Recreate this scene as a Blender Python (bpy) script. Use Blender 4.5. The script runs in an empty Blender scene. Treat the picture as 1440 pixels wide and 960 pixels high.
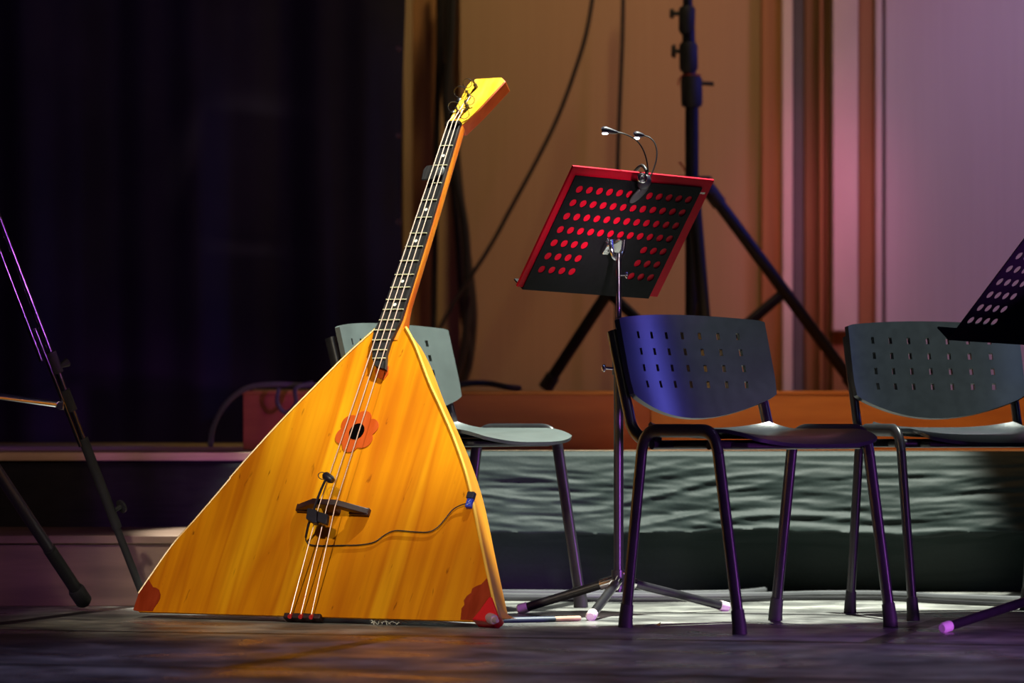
import bpy, bmesh, math, random
from mathutils import Vector, Matrix, noise
random.seed(4)
C = bpy.context.scene.collection
PI = math.pi
R = math.radians
# ------------------------------------------------------------------ survey helpers
F, HY, EYE = 5400.0, 590.0, 0.5          # focal length in pixels, horizon row, camera height
def at(px, py, d):
    return Vector(((px - 720) / F * d, d, EYE + (HY - py) / F * d))
def on_floor(px, py, z=0.0):
    return at(px, py, (EYE - z) * F / (py - HY))

# ------------------------------------------------------------------ mesh builder
class MB:
    def __init__(s): s.v = []; s.f = []
    def add(s, vs, fs):
        o = len(s.v); s.v += [Vector(p) for p in vs]; s.f += [tuple(i + o for i in f) for f in fs]; return s
    def box(s, x0, x1, y0, y1, z0, z1):
        return s.add([(x0,y0,z0),(x1,y0,z0),(x1,y1,z0),(x0,y1,z0),(x0,y0,z1),(x1,y0,z1),(x1,y1,z1),(x0,y1,z1)],
                     [(0,3,2,1),(4,5,6,7),(0,1,5,4),(1,2,6,5),(2,3,7,6),(3,0,4,7)])
    def prism(s, poly, z0, z1):
        n = len(poly)
        a = sum(poly[i][0]*poly[(i+1)%n][1]-poly[(i+1)%n][0]*poly[i][1] for i in range(n))
        if a < 0: poly = poly[::-1]
        return s.add([(x,y,z0) for x,y in poly]+[(x,y,z1) for x,y in poly],
                     [tuple(range(n))[::-1], tuple(range(n,2*n))]+[(i,(i+1)%n,n+(i+1)%n,n+i) for i in range(n)])
    def tube(s, pts, r, n=12, up=None, cap=True):
        """r: number, (ra, rb), or one such value per point; ra lies along `up`'s side"""
        pts = [Vector(p) for p in pts]; m = len(pts)
        rs = r if isinstance(r, list) else [r]*m
        o = len(s.v); prev = None
        for i, p in enumerate(pts):
            t = (pts[min(i+1,m-1)] - pts[max(i-1,0)]).normalized()
            if up is not None:
                b = Vector(up); b = (b - t*b.dot(t)).normalized()
            elif prev is None:
                b = Vector((0,0,1)) if abs(t.z) < .9 else Vector((1,0,0))
                b = (b - t*b.dot(t)).normalized()
            else:
                b = (prev - t*prev.dot(t)).normalized()
            prev = b; c = t.cross(b)
            ra, rb = rs[i] if isinstance(rs[i], tuple) else (rs[i], rs[i])
            for k in range(n):
                a = 2*PI*k/n
                s.v.append(p + b*(ra*math.cos(a)) + c*(rb*math.sin(a)))
        for i in range(m-1):
            for k in range(n):
                a = o+i*n+k; b_ = o+i*n+(k+1)%n
                s.f.append((a, b_, b_+n, a+n))
        if cap:
            s.f.append(tuple(o+k for k in range(n))[::-1]); s.f.append(tuple(o+(m-1)*n+k for k in range(n)))
        return s
    def ring(s, centre, nrm, R_, r, n=24, k=6):
        nrm = Vector(nrm).normalized(); a = nrm.orthogonal().normalized(); b = nrm.cross(a); o = len(s.v)
        for i in range(n):
            t = 2*PI*i/n; d = a*math.cos(t)+b*math.sin(t)
            for j in range(k):
                q = 2*PI*j/k
                s.v.append(Vector(centre)+d*(R_+r*math.cos(q))+nrm*(r*math.sin(q)))
        for i in range(n):
            for j in range(k):
                s.f.append((o+i*k+j, o+((i+1)%n)*k+j, o+((i+1)%n)*k+(j+1)%k, o+i*k+(j+1)%k))
        return s
    def ball(s, c, rx, ry, rz, n=16, m=10, M=None):
        o = len(s.v); c = Vector(c)
        for i in range(m+1):
            th = PI*i/m
            for k in range(n):
                a = 2*PI*k/n
                p = Vector((rx*math.sin(th)*math.cos(a), ry*math.sin(th)*math.sin(a), rz*math.cos(th)))
                if M is not None: p = M @ p
                s.v.append(c+p)
        for i in range(m):
            for k in range(n):
                s.f.append((o+i*n+k, o+(i+1)*n+k, o+(i+1)*n+(k+1)%n, o+i*n+(k+1)%n))
        return s
    def build(s, name, mat, parent=None, bevel=0, smooth=40, loc=None, mw=None, solid=0, weld=True):
        me = bpy.data.meshes.new(name); me.from_pydata([tuple(v) for v in s.v], [], s.f); me.update()
        bm = bmesh.new(); bm.from_mesh(me)
        if weld: bmesh.ops.remove_doubles(bm, verts=bm.verts, dist=1e-6)
        if not solid: bmesh.ops.recalc_face_normals(bm, faces=bm.faces)
        bm.to_mesh(me); bm.free()
        for p in me.polygons: p.use_smooth = bool(smooth)
        if smooth and not solid: me.set_sharp_from_angle(angle=R(smooth))
        me.materials.append(mat)
        o = bpy.data.objects.new(name, me); C.objects.link(o)
        if parent is not None: o.parent = parent
        if loc is not None: o.location = loc
        if mw is not None: o.matrix_basis = parent.matrix_basis.inverted() @ mw if parent is not None else mw
        if solid:
            md = o.modifiers.new('thickness', 'SOLIDIFY'); md.thickness = solid; md.offset = 0
            if smooth: es = o.modifiers.new('edges', 'EDGE_SPLIT'); es.split_angle = R(smooth)
        if bevel:
            b = o.modifiers.new('bevel', 'BEVEL'); b.width = bevel; b.segments = 3; b.limit_method = 'ANGLE'
        return o
def catmull(pts, k=8):
    P = [Vector(p) for p in pts]; out = []
    for i in range(len(P)-1):
        p0 = P[max(i-1,0)]; p1 = P[i]; p2 = P[i+1]; p3 = P[min(i+2,len(P)-1)]
        for j in range(k):
            t = j/k
            out.append(.5*((2*p1)+(p2-p0)*t+(2*p0-5*p1+4*p2-p3)*t*t+(3*p1-p0-3*p2+p3)*t**3))
    out.append(P[-1]); return out
def tag(o, label, cat, group=None, kind=None):
    if label: o['label'] = label
    if cat: o['category'] = cat
    if group: o['group'] = group
    if kind: o['kind'] = kind
    return o
def empty(name, loc=(0,0,0), rz=0, mw=None):
    o = bpy.data.objects.new(name, None); C.objects.link(o); o.empty_display_size = .1
    if mw is not None: o.matrix_basis = mw
    else: o.location = loc; o.rotation_euler = (0,0,rz)
    return o
def struct(o): o['kind'] = 'structure'; return o
def frame(o, x, y, z):
    return Matrix(((x[0],y[0],z[0],o[0]),(x[1],y[1],z[1],o[1]),(x[2],y[2],z[2],o[2]),(0,0,0,1)))
def copy_tree(o, parent=None):
    c = o.copy(); C.objects.link(c)
    if parent is not None: c.parent = parent; c.matrix_parent_inverse = o.matrix_parent_inverse
    for ch in o.children: copy_tree(ch, c)
    return c

# ------------------------------------------------------------------ materials
def mat(name, col, rough=.5, metal=0, coat=0, noise_amt=0, scale=(1,1,1), nscale=6, col2=None, bump=0, emit=None, spec=.5, sheen=0, bscale=None, detail=5, lo=.35, hi=.65, rough2=None):
    m = bpy.data.materials.new(name); m.use_nodes = True
    nt = m.node_tree; b = nt.nodes['Principled BSDF']
    b.inputs['Base Color'].default_value = (*col,1); b.inputs['Roughness'].default_value = rough
    b.inputs['Metallic'].default_value = metal; b.inputs['Coat Weight'].default_value = coat
    b.inputs['Coat Roughness'].default_value = .15
    b.inputs['Specular IOR Level'].default_value = spec
    if sheen: b.inputs['Sheen Weight'].default_value = sheen
    tc = nt.nodes.new('ShaderNodeTexCoord'); mp = nt.nodes.new('ShaderNodeMapping'); mp.inputs['Scale'].default_value = scale
    nt.links.new(tc.outputs['Object'], mp.inputs['Vector'])
    n = nt.nodes.new('ShaderNodeTexNoise'); n.inputs['Scale'].default_value = nscale; n.inputs['Detail'].default_value = detail
    nt.links.new(mp.outputs[0], n.inputs['Vector'])
    rp = nt.nodes.new('ShaderNodeValToRGB')
    c2 = col2 or tuple(min(1, c*(1+noise_amt)) for c in col)
    rp.color_ramp.elements[0].position = lo; rp.color_ramp.elements[1].position = hi
    rp.color_ramp.elements[0].color = (*col,1); rp.color_ramp.elements[1].color = (*c2,1)
    nt.links.new(n.outputs['Fac'], rp.inputs['Fac']); nt.links.new(rp.outputs[0], b.inputs['Base Color'])
    if rough2 is not None:
        mr = nt.nodes.new('ShaderNodeMapRange'); mr.inputs['From Min'].default_value = lo; mr.inputs['From Max'].default_value = hi
        mr.inputs['To Min'].default_value = rough; mr.inputs['To Max'].default_value = rough2
        nt.links.new(n.outputs['Fac'], mr.inputs['Value']); nt.links.new(mr.outputs[0], b.inputs['Roughness'])
    if bump:
        bp = nt.nodes.new('ShaderNodeBump'); bp.inputs['Strength'].default_value = bump; bp.inputs['Distance'].default_value = .01
        nt.links.new(n.outputs['Fac'], bp.inputs['Height']); nt.links.new(bp.outputs[0], b.inputs['Normal'])
    if emit:
        b.inputs['Emission Color'].default_value = (*emit[0],1); b.inputs['Emission Strength'].default_value = emit[1]
    return m

def mat_soundboard():
    m = bpy.data.materials.new('varnished_spruce'); m.use_nodes = True; nt = m.node_tree; b = nt.nodes['Principled BSDF']
    N = nt.nodes.new; L = nt.links.new
    tc = N('ShaderNodeTexCoord')
    def nz(scale, loc=(0,0,0), detail=4, dist=0, rot=0):
        mp = N('ShaderNodeMapping'); mp.inputs['Scale'].default_value = scale; mp.inputs['Location'].default_value = loc
        mp.inputs['Rotation'].default_value = (0,0,rot)
        L(tc.outputs['Object'], mp.inputs['Vector'])
        n = N('ShaderNodeTexNoise'); n.inputs['Scale'].default_value = 1; n.inputs['Detail'].default_value = detail; n.inputs['Distortion'].default_value = dist
        L(mp.outputs[0], n.inputs['Vector']); return n.outputs['Fac']
    def ramp(fac, stops):
        r = N('ShaderNodeValToRGB'); e = r.color_ramp.elements
        while len(e) < len(stops): e.new(.5)
        for k, (p, c) in enumerate(stops): e[k].position = p; e[k].color = (*c,1)
        L(fac, r.inputs['Fac']); return r.outputs[0]
    def mix(a, c, fac, mode='MULTIPLY'):
        x = N('ShaderNodeMix'); x.data_type = 'RGBA'; x.blend_type = mode
        if isinstance(fac, (int,float)): x.inputs['Factor'].default_value = fac
        else: L(fac, x.inputs['Factor'])
        L(a, x.inputs['A']); L(c, x.inputs['B']); return x.outputs['Result']
    planks = ramp(nz((9,.6,1), detail=3, dist=.5), [(.33,(.62,.17,.002)),(.46,(.80,.29,.003)),(.54,(.66,.20,.002)),(.66,(.88,.38,.006))])
    streak = ramp(nz((70,2.2,1), (3,1,0), 5, .4), [(.30,(.80,.70,.55)),(.55,(1,1,1)),(.8,(1,1.0,1.0))])
    cloud = ramp(nz((5,2.2,1), (7,2,0), 3), [(.34,(.80,.66,.55)),(.62,(1,1,1))])
    fleck = ramp(nz((60,14,1), (1,9,0), 3, .8, .3), [(.24,(.35,.25,.2)),(.31,(1,1,1))])
    c = mix(planks, streak, .38); c = mix(c, cloud, .85); c = mix(c, fleck, .8)
    L(c, b.inputs['Base Color'])
    b.inputs['Roughness'].default_value = .45; b.inputs['Coat Weight'].default_value = .06; b.inputs['Coat Roughness'].default_value = .2; b.inputs['Specular IOR Level'].default_value = .12
    bp = N('ShaderNodeBump'); bp.inputs['Strength'].default_value = .15; bp.inputs['Distance'].default_value = .004
    L(nz((60,3,1), detail=4), bp.inputs['Height']); L(bp.outputs[0], b.inputs['Normal'])
    return m

def mat_floor():
    m = bpy.data.materials.new('worn_stage_boards'); m.use_nodes = True; nt = m.node_tree; b = nt.nodes['Principled BSDF']
    N = nt.nodes.new; L = nt.links.new
    tc = N('ShaderNodeTexCoord')
    def nz(scale, detail=5, dist=0, loc=(0,0,0)):
        mp = N('ShaderNodeMapping'); mp.inputs['Scale'].default_value = scale; mp.inputs['Location'].default_value = loc
        L(tc.outputs['Object'], mp.inputs['Vector'])
        n = N('ShaderNodeTexNoise'); n.inputs['Scale'].default_value = 1; n.inputs['Detail'].default_value = detail; n.inputs['Distortion'].default_value = dist
        L(mp.outputs[0], n.inputs['Vector']); return n.outputs['Fac']
    def ramp(fac, stops):
        r = N('ShaderNodeValToRGB'); e = r.color_ramp.elements
        while len(e) < len(stops): e.new(.5)
        for k, (p, c) in enumerate(stops): e[k].position = p; e[k].color = (*c,1)
        L(fac, r.inputs['Fac']); return r.outputs[0]
    def mix(a, c, fac, mode='MULTIPLY'):
        x = N('ShaderNodeMix'); x.data_type = 'RGBA'; x.blend_type = mode; x.inputs['Factor'].default_value = fac
        L(a, x.inputs['A']); L(c, x.inputs['B']); return x.outputs['Result']
    grain = ramp(nz((7,6,1), 9, .5), [(.30,(.10,.098,.094)),(.50,(.28,.275,.255)),(.68,(.55,.54,.49))])
    wear = ramp(nz((1.6,1.6,1), 5, .8, (4,2,0)), [(.36,(.42,.42,.45)),(.60,(1,1,1))])
    c = mix(grain, wear, .9)
    br = N('ShaderNodeTexBrick'); br.inputs['Scale'].default_value = 1; br.inputs['Brick Width'].default_value = 2.2; br.inputs['Row Height'].default_value = 1.2
    br.inputs['Mortar Size'].default_value = .028; br.inputs['Color1'].default_value = (1,1,1,1); br.inputs['Color2'].default_value = (.8,.8,.8,1); br.inputs['Mortar'].default_value = (.08,.08,.08,1)
    mp = N('ShaderNodeMapping'); mp.inputs['Rotation'].default_value = (0,0,R(15)); mp.inputs['Location'].default_value = (.35,-8.52+1.2*8,0)
    L(tc.outputs['Object'], mp.inputs['Vector']); L(mp.outputs[0], br.inputs['Vector'])
    c = mix(c, br.outputs['Color'], 1)
    L(c, b.inputs['Base Color'])
    mr = N('ShaderNodeMapRange'); mr.inputs['To Min'].default_value = .22; mr.inputs['To Max'].default_value = .55
    mr.inputs['From Min'].default_value = .35; mr.inputs['From Max'].default_value = .65
    L(nz((3,3,1), 7, .5, (1,1,0)), mr.inputs['Value']); L(mr.outputs[0], b.inputs['Roughness'])
    b.inputs['Specular IOR Level'].default_value = .28
    bp = N('ShaderNodeBump'); bp.inputs['Strength'].default_value = .35; bp.inputs['Distance'].default_value = .006
    L(nz((9,9,1), 8, .4), bp.inputs['Height']); L(bp.outputs[0], b.inputs['Normal'])
    return m

M_FLOOR = mat_floor()
M_FACE = mat_soundboard()
M_BACK = mat('varnished_maple', (.72,.25,.012), .35, coat=.4, scale=(4,1,20), nscale=3, col2=(.85,.36,.02))
M_NECK = mat('red_stained_neck', (.70,.12,.012), .32, coat=.5, scale=(10,1.2,10), nscale=5, col2=(.85,.26,.02))
M_HEADSIDE = mat('red_head_stain', (.50,.05,.008), .4, coat=.2, scale=(10,1.2,10), nscale=5, col2=(.62,.09,.012))
M_HEADW = mat('yellow_varnish', (.80,.38,.01), .45, coat=.03, spec=.15, scale=(8,2,1), nscale=4, col2=(.9,.52,.05))
M_INLAY = mat('mahogany_inlay', (.46,.06,.003), .5, spec=.12, scale=(10,2,1), nscale=5, col2=(.55,.085,.012))
M_CORNER = mat('dark_mahogany', (.24,.022,.003), .5, spec=.12, scale=(10,2,1), nscale=5, col2=(.34,.04,.010))
M_BIND = mat('highlight_binding', (.80,.45,.06), .3, coat=.4, noise_amt=.2)
M_EDGE_SHADE = mat('plum_edge_shade', (.10,.018,.022), .35, coat=.4, noise_amt=.4)  # unused; plum colour standing for shade on the body's lower side
M_EBONY = mat('ebony', (.010,.009,.009), .42, spec=.3, scale=(30,3,30), nscale=5, col2=(.035,.03,.03))
M_BRIDGE = mat('dark_bridge_wood', (.030,.010,.012), .45, scale=(4,20,4), nscale=5, col2=(.06,.02,.02))
M_FRET = mat('fret_brass', (.75,.68,.42), .35, metal=.25)
M_PEARL = mat('mother_of_pearl', (.85,.83,.72), .3)
M_STRING = mat('wound_bronze', (.86,.60,.48), .35, metal=.4)
M_STEELDK = mat('dark_steel', (.10,.09,.09), .35, metal=1)
M_HOLE_SHADE = mat('sound_hole_shade', (.002,.0015,.0015), 1, spec=0)
M_REDGUARD = mat('red_lacquer', (.62,.012,.015), .3, coat=.5, noise_amt=.2)
M_CHROME = mat('chrome', (.78,.76,.78), .14, metal=1)
M_ALU = mat('brushed_aluminium', (.75,.55,.62), .4, metal=.5)
M_SATIN = mat('satin_dark_metal', (.02,.019,.022), .32, spec=.6, noise_amt=.3)
M_LEG = mat('black_enamel', (.016,.016,.018), .30, spec=.7, nscale=30, noise_amt=.5)
M_GREYTUBE = mat('grey_satin_tube', (.10,.09,.11), .42, metal=.8)
M_STANDBLK = mat('matt_black_tube', (.010,.010,.012), .5, spec=.35, noise_amt=.3)
M_TUBE = mat('dark_anodised_tube', (.16,.15,.17), .2, metal=1)
M_RUBBER = mat('black_rubber', (.016,.016,.017), .65, nscale=20, noise_amt=.4)
M_PLASTIC = mat('black_shell_plastic', (.018,.022,.026), .30, spec=.6, nscale=40, noise_amt=.25)
M_PLASTIC_LIT = mat('lit_shell_plastic', (.075,.092,.09), .42, spec=.6, nscale=9, noise_amt=.35)  # lighter copy of the shell plastic, overhead light put into the colour
M_MICBLK = mat('mic_plastic', (.022,.018,.03), .4, noise_amt=.3)
M_BLUE = mat('blue_plastic', (.03,.06,.5), .35, noise_amt=.2)
M_WHITE = mat('white_rubber', (.80,.66,.66), .5, noise_amt=.1)
M_PLATE = mat('black_powder_coat', (.005,.005,.006), .6, spec=.12, nscale=60, noise_amt=.4)
M_GREYPL = mat('grey_clip_plastic', (.05,.05,.053), .45, spec=.3, noise_amt=.2)
M_LED = mat('led_lens', (.9,.9,1), .3, emit=((.92,.90,1),22))
M_CABLE = mat('black_cable', (.015,.014,.016), .45, noise_amt=.3)
M_CABLEG = mat('grey_cable', (.10,.10,.105), .4, noise_amt=.3)
M_CURTAIN = mat('black_velvet', (.020,.017,.022), .9, spec=.1, nscale=3, noise_amt=.3)
M_SKIRT = mat('charcoal_skirt_cloth', (.014,.022,.0205), .55, spec=.2, sheen=0, nscale=140, noise_amt=.25, bump=.05)
M_SKIRTDK = mat('black_skirt_cloth', (.012,.011,.014), .8, spec=.2, nscale=20, noise_amt=.3)
M_STEP = mat('step_plywood', (.19,.115,.085), .55, scale=(1,4,8), nscale=3, col2=(.27,.165,.12), bump=.05)
M_EDGE = mat('raw_plank_edge', (.58,.38,.24), .6, scale=(1.5,4,20), nscale=3, col2=(.7,.48,.32))
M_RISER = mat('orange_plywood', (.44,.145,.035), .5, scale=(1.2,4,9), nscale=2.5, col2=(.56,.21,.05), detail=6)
M_RISER_DIM = mat('dim_red_plywood', (.36,.075,.026), .5, scale=(1.2,4,9), nscale=2.5, col2=(.44,.105,.034), detail=6)  # redder copy of the riser plywood, its weaker amber light painted in
M_TAN = mat('tan_wall_panel', (.34,.22,.12), .7, scale=(30,1,.6), nscale=2, col2=(.355,.232,.127))
M_WOOD = mat('brown_wall_wood', (.25,.115,.04), .5, scale=(14,2,.5), nscale=2, col2=(.34,.165,.06))
M_DKWOOD = mat('dark_wall_wood', (.12,.06,.02), .5, scale=(14,2,.5), nscale=2, col2=(.21,.105,.035))
M_CREAM = mat('cream_column_paint', (.55,.47,.42), .6, scale=(3,1,1.6), nscale=2, col2=(.60,.52,.46))
M_PALE = mat('pale_fabric_panel', (.50,.45,.43), .75, scale=(30,1,.8), nscale=2, col2=(.52,.47,.45))
M_GREY = mat('grey_metal_trim', (.085,.08,.078), .5, noise_amt=.2)
M_STICKBLU = mat('navy_paint', (.02,.03,.06), .4, noise_amt=.3)
M_STICKW = mat('bare_stick_wood', (.5,.30,.2), .6, noise_amt=.3)
M_REDTIE = mat('red_tie', (.35,.05,.03), .7, noise_amt=.2)

M_FOLDER = mat('red_folder_cover', (.52,.003,.020), .5, spec=.12, noise_amt=.12)

# ================================================================== THE SETTING
struct(MB().box(-6,6,2,16,-.1,0).build('floor', M_FLOOR))
WD = 14.6
def wx(px, d=WD): return (px-720)/F*d
struct(MB().box(-6,6,WD+.12,WD+.3,0,4).build('wall_back', M_TAN))
panels = [   # left px, right px, front depth, bottom z, material
    (566,580,WD-.06,.4,M_TAN),(580,613,WD-.02,.4,M_WOOD),(646,1071,WD,.4,M_TAN),(1071,1100,WD-.07,.4,M_WOOD),
    (1100,1115,WD-.11,.4,M_CREAM),(1115,1131,WD-.03,.4,M_GREY),(1131,1152,WD-.04,.4,M_DKWOOD),(1152,1158,WD-.08,.4,M_WOOD),(1158,1171,WD-.02,.4,M_DKWOOD),
    (1207,1231,WD-.05,.4,M_WOOD),(1231,1241,WD-.07,.4,M_CREAM),(1241,1245,WD+.05,.4,M_DKWOOD),
    (1245,1560,WD-.02,.4,M_PALE)]
for k, (a, b, d, z0, m) in enumerate(panels):
    struct(MB().box(wx(a,d), wx(b,d), d, WD+.13, z0, 3.4).build('trim_%d' % (k+1), m, bevel=.006))
# the cream column stops above the dado block
zc = at(0,466,WD-.1).z
struct(MB().box(wx(1171,WD-.1), wx(1207,WD-.1), WD-.1, WD+.13, zc, 3.4).build('trim_%d' % (len(panels)+1), M_CREAM, bevel=.006))
struct(MB().box(wx(1171,WD-.06), wx(1207,WD-.06), WD-.06, WD+.13, .4, zc).build('trim_%d' % (len(panels)+2), M_WOOD, bevel=.004))

# black stage curtain closing the left of the stage
CD = 13.3
mb = MB(); nx, nzz = 220, 10
x0, x1 = -3.4, (567-720)/F*CD
for j in range(nzz+1):
    for i in range(nx+1):
        x = x0+(x1-x0)*i/nx; zb = .42 if x < -.90 else .605; z = zb+(3.2-zb)*j/nzz
        xe = .012*math.sin(z*3.1+.7)*(i/nx)**6
        y = CD+.05*math.sin(x*13+.6*math.sin(x*3.1))+.02*math.sin(x*31+z*.4)
        mb.v.append(Vector((x+xe, y, z)))
for j in range(nzz):
    for i in range(nx):
        a = j*(nx+1)+i; mb.f.append((a,a+1,a+nx+2,a+nx+1))
cur = tag(mb.build('stage_curtain', M_CURTAIN, solid=.006, smooth=60), 'tall black stage curtain hanging behind the left of the stage', 'curtain')
for py in (68,190,312):
    p = at(560,py,CD-.09)
    MB().ring(p, (0,-1,0), .007, .0025, 16, 6).build('eyelet', M_CHROME, cur)

# platforms
Z1 = .405
r1 = empty('stage_platform', (0,11.2,0))
MB().box(-3.6,3.4,11.24,14.5,0,Z1-.025).build('platform_base', M_SKIRTDK, r1, mw=Matrix())
MB().box(-3.6,3.4,11.22,14.5,Z1-.025,Z1).build('deck_board', M_EDGE, r1, bevel=.003, mw=Matrix())
tag(r1, 'low wide stage platform with a raw plank edge showing at left', 'platform')
def skirt(name, xa, xb, m, fold, seed, lift, bulge):
    mb = MB(); nx = int((xb-xa)/.006); nz_ = 96
    top = Z1+lift
    for j in range(nz_+1):
        t = j/nz_
        for i in range(nx+1):
            x = xa+(xb-xa)*i/nx
            q = 1-t
            if t < .07: q_ = t/.07*1.35; y = 11.205-.016*math.sin(q_); z = top-.016*(1-math.cos(q_))
            else:
                s_ = (t-.07)/.93; z = (top-.0125)*(1-s_)+.002
                zr = .175+.022*noise.noise((x*2.2,seed,0))+.010*noise.noise((x*9,seed,4))
                if z > zr: y = 11.19-bulge*max(0,1-(z-zr)/(top-zr))**1.15
                else: y = 11.19-bulge*max(0,z/zr)**3
                w = min(1,(top-z)*14)*(1 if z > zr else max(.15,1-(zr-z)*18))
                a = noise.noise((x*2.6+z*1.5,z*26+.8*math.sin(x*2.3+seed)+.35*math.sin(x*7),seed))
                a2 = noise.noise((x*6+3-z*3,z*55+1.6*math.sin(x*1.9),seed+7))
                a3 = noise.noise((x*9+z*22,z*30-x*5,seed+3)); a4 = noise.noise((x*14+z*9,z*95+2*math.sin(x*3.3),seed+11))
                y -= fold*w*(1-abs(a)*2.2+.55*(1-abs(a2)*2)+.3*a3+.22*a4)
            mb.v.append(Vector((x,y,z)))
    for j in range(nz_):
        for i in range(nx):
            a = j*(nx+1)+i; mb.f.append((a,a+nx+1,a+nx+2,a+1))
    return mb.build(name, m, smooth=80)
tag(skirt('platform_skirt', -.52, 2.3, M_SKIRT, .0064, 2.0, .004, .09), 'wrinkled charcoal cloth skirt pinned along the platform behind the chairs', 'cloth skirt')
tag(skirt('platform_skirt', -3.5, -.53, M_SKIRTDK, .004, 9.0, -.032, .03), 'plain black cloth skirt under the plank edge at left', 'cloth skirt')
# upper riser
RX = wx(342,12.2); seam = wx(915,12.2); ZT = .592
r2 = empty('upper_riser', (0,12.2,Z1))
MB().box(RX,3.3,12.22,14.4,Z1,ZT-.012).build('riser_core', M_RISER, r2, mw=Matrix())
MB().box(RX-.004,3.3,12.195,14.42,ZT-.012,ZT).build('riser_top', M_RISER, r2, mw=Matrix(), bevel=.002)
MB().box(RX,seam-.001,12.2,12.22,Z1,ZT-.012).build('front_board', M_RISER_DIM, r2, mw=Matrix(), bevel=.002)['label'] = 'plywood front board coloured redder for less amber light'
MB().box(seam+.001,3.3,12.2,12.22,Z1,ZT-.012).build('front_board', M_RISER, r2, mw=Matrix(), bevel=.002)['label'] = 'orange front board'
tag(r2, 'orange plywood riser standing on the wide platform behind the chairs', 'platform')
# wooden step at left
st = empty('wooden_step', (-1.9,10.3,0))
sx1 = -.62
MB().box(-3.6,sx1,10.30,11.1,0,.168).build('riser_board', M_STEP, st, mw=Matrix(), bevel=.002)
MB().box(-3.6,sx1+.01,10.285,11.1,.168,.190).build('tread', M_STEP, st, mw=Matrix(), bevel=.003)
tag(st, 'low wooden step with a plywood tread left of the stringed instrument', 'step')

# ================================================================== BALALAIKA
ex = Vector((.88189403,-.47144768,0)); ey = Vector((.24140142,.45156755,.8589599)); en = Vector((-.40495465,-.75751161,.51204286))
O = Vector((-.4841481,9.44543974,.014))
MW = frame(O, ex, ey, en)
def on_face(px, py, off=0.0):
    """instrument coordinates of the point seen at px,py lying `off` in front of the soundboard"""
    r = Vector(((px-720)/F,1,(HY-py)/F)); o = Vector((0,0,EYE))
    t = (O+en*off-o).dot(en)/r.dot(en); q = o+r*t-O
    return Vector((q.dot(ex), q.dot(ey), off))
bal = empty('contrabass_balalaika', mw=MW)
tag(bal, 'huge triangular contrabass balalaika of orange varnished wood leaning on a chair', 'balalaika')
def B(mb, name, m, **k): 
    o = mb.build(name, m, **k); o.parent = bal; return o
left = [(-.5171,.0),(-.5351,.022),(-.5351,.0525),(-.4823,.1894),(-.4387,.2648),(-.3742,.3823),(-.3666,.4010),(-.2816,.5449),(-.1986,.669),(-.1389,.7553),(-.0748,.8353)]
right = [(.4975,.0),(.507,.012),(.4595,.1061),(.4009,.2251),(.3225,.3844),(.251,.5022),(.1827,.5993),(.1289,.6726),(.0589,.7787),(.0119,.8380)]
def sm(pts, k=5): return [(p.x,p.y) for p in catmull([(x,y,0) for x,y in pts], k)]
edgeL = sm(left[2:]); edgeR = sm(right[1:])
outline = [left[0],left[1]]+edgeL+edgeR[::-1]+[right[0]]
# bowl: sides lean in, then facets run to a keel
def inset(p, k, dy): 
    cx, cy = -.02, .30
    return (p[0]+(cx-p[0])*k, p[1]+(cy-p[1])*k*.6+dy)
mb = MB(); n = len(outline)
def lvl(k, z):
    out = []
    for x, y in outline:
        X, Y = inset((x,y), k, 0)
        Y = max(Y, -z*.606+.004) if z < 0 else Y     # the base slopes so that it lies on the floor
        out.append((X,Y,z))
    return out
levels = [lvl(0,-.001), lvl(.004,-.092), lvl(.30,-.112), lvl(.62,-.124), lvl(.9,-.128)]
mb.v = [Vector(p) for l in levels for p in l]
for j in range(len(levels)-1):
    for i in range(n): mb.f.append((j*n+i,j*n+(i+1)%n,(j+1)*n+(i+1)%n,(j+1)*n+i))
mb.f.append(tuple((len(levels)-1)*n+i for i in range(n))); mb.f.append(tuple(range(n)))
B(mb, 'body', M_BACK, smooth=30)
B(MB().prism(outline, -.002, .004), 'soundboard', M_FACE, bevel=.0015, smooth=30)
# edge binding, its pale colour painting in the highlight along the edge
B(MB().tube([(x+.001,y,.003) for x,y in edgeR], .0042, 8), 'binding', M_BIND)
B(MB().tube([(x-.0005,y,.003) for x,y in edgeL], .003, 8), 'binding', M_BIND)
# rosette
hc = Vector((-.0377,.5284))
def flower(r0, r1, k, ph, n=96): return [(hc.x+(r0+r1*abs(math.cos(k*.5*(a-ph)))**.8)*math.cos(a), hc.y+(r0+r1*abs(math.cos(k*.5*(a-ph)))**.7)*math.sin(a)) for a in (2*PI*i/n for i in range(n))]
B(MB().prism(flower(.0475,.0135,6,.35), .003, .0052), 'rosette', M_INLAY)['label'] = 'red-brown flower rosette'
B(MB().prism([(hc.x+.0215*math.cos(2*PI*i/40), hc.y+.0235*math.sin(2*PI*i/40)) for i in range(40)], .004, .0058), 'sound_hole_disc', M_HOLE_SHADE)['label'] = 'black disc painting the shade inside the round sound hole'  # flat black disc paints the dark inside of the hole
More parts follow.
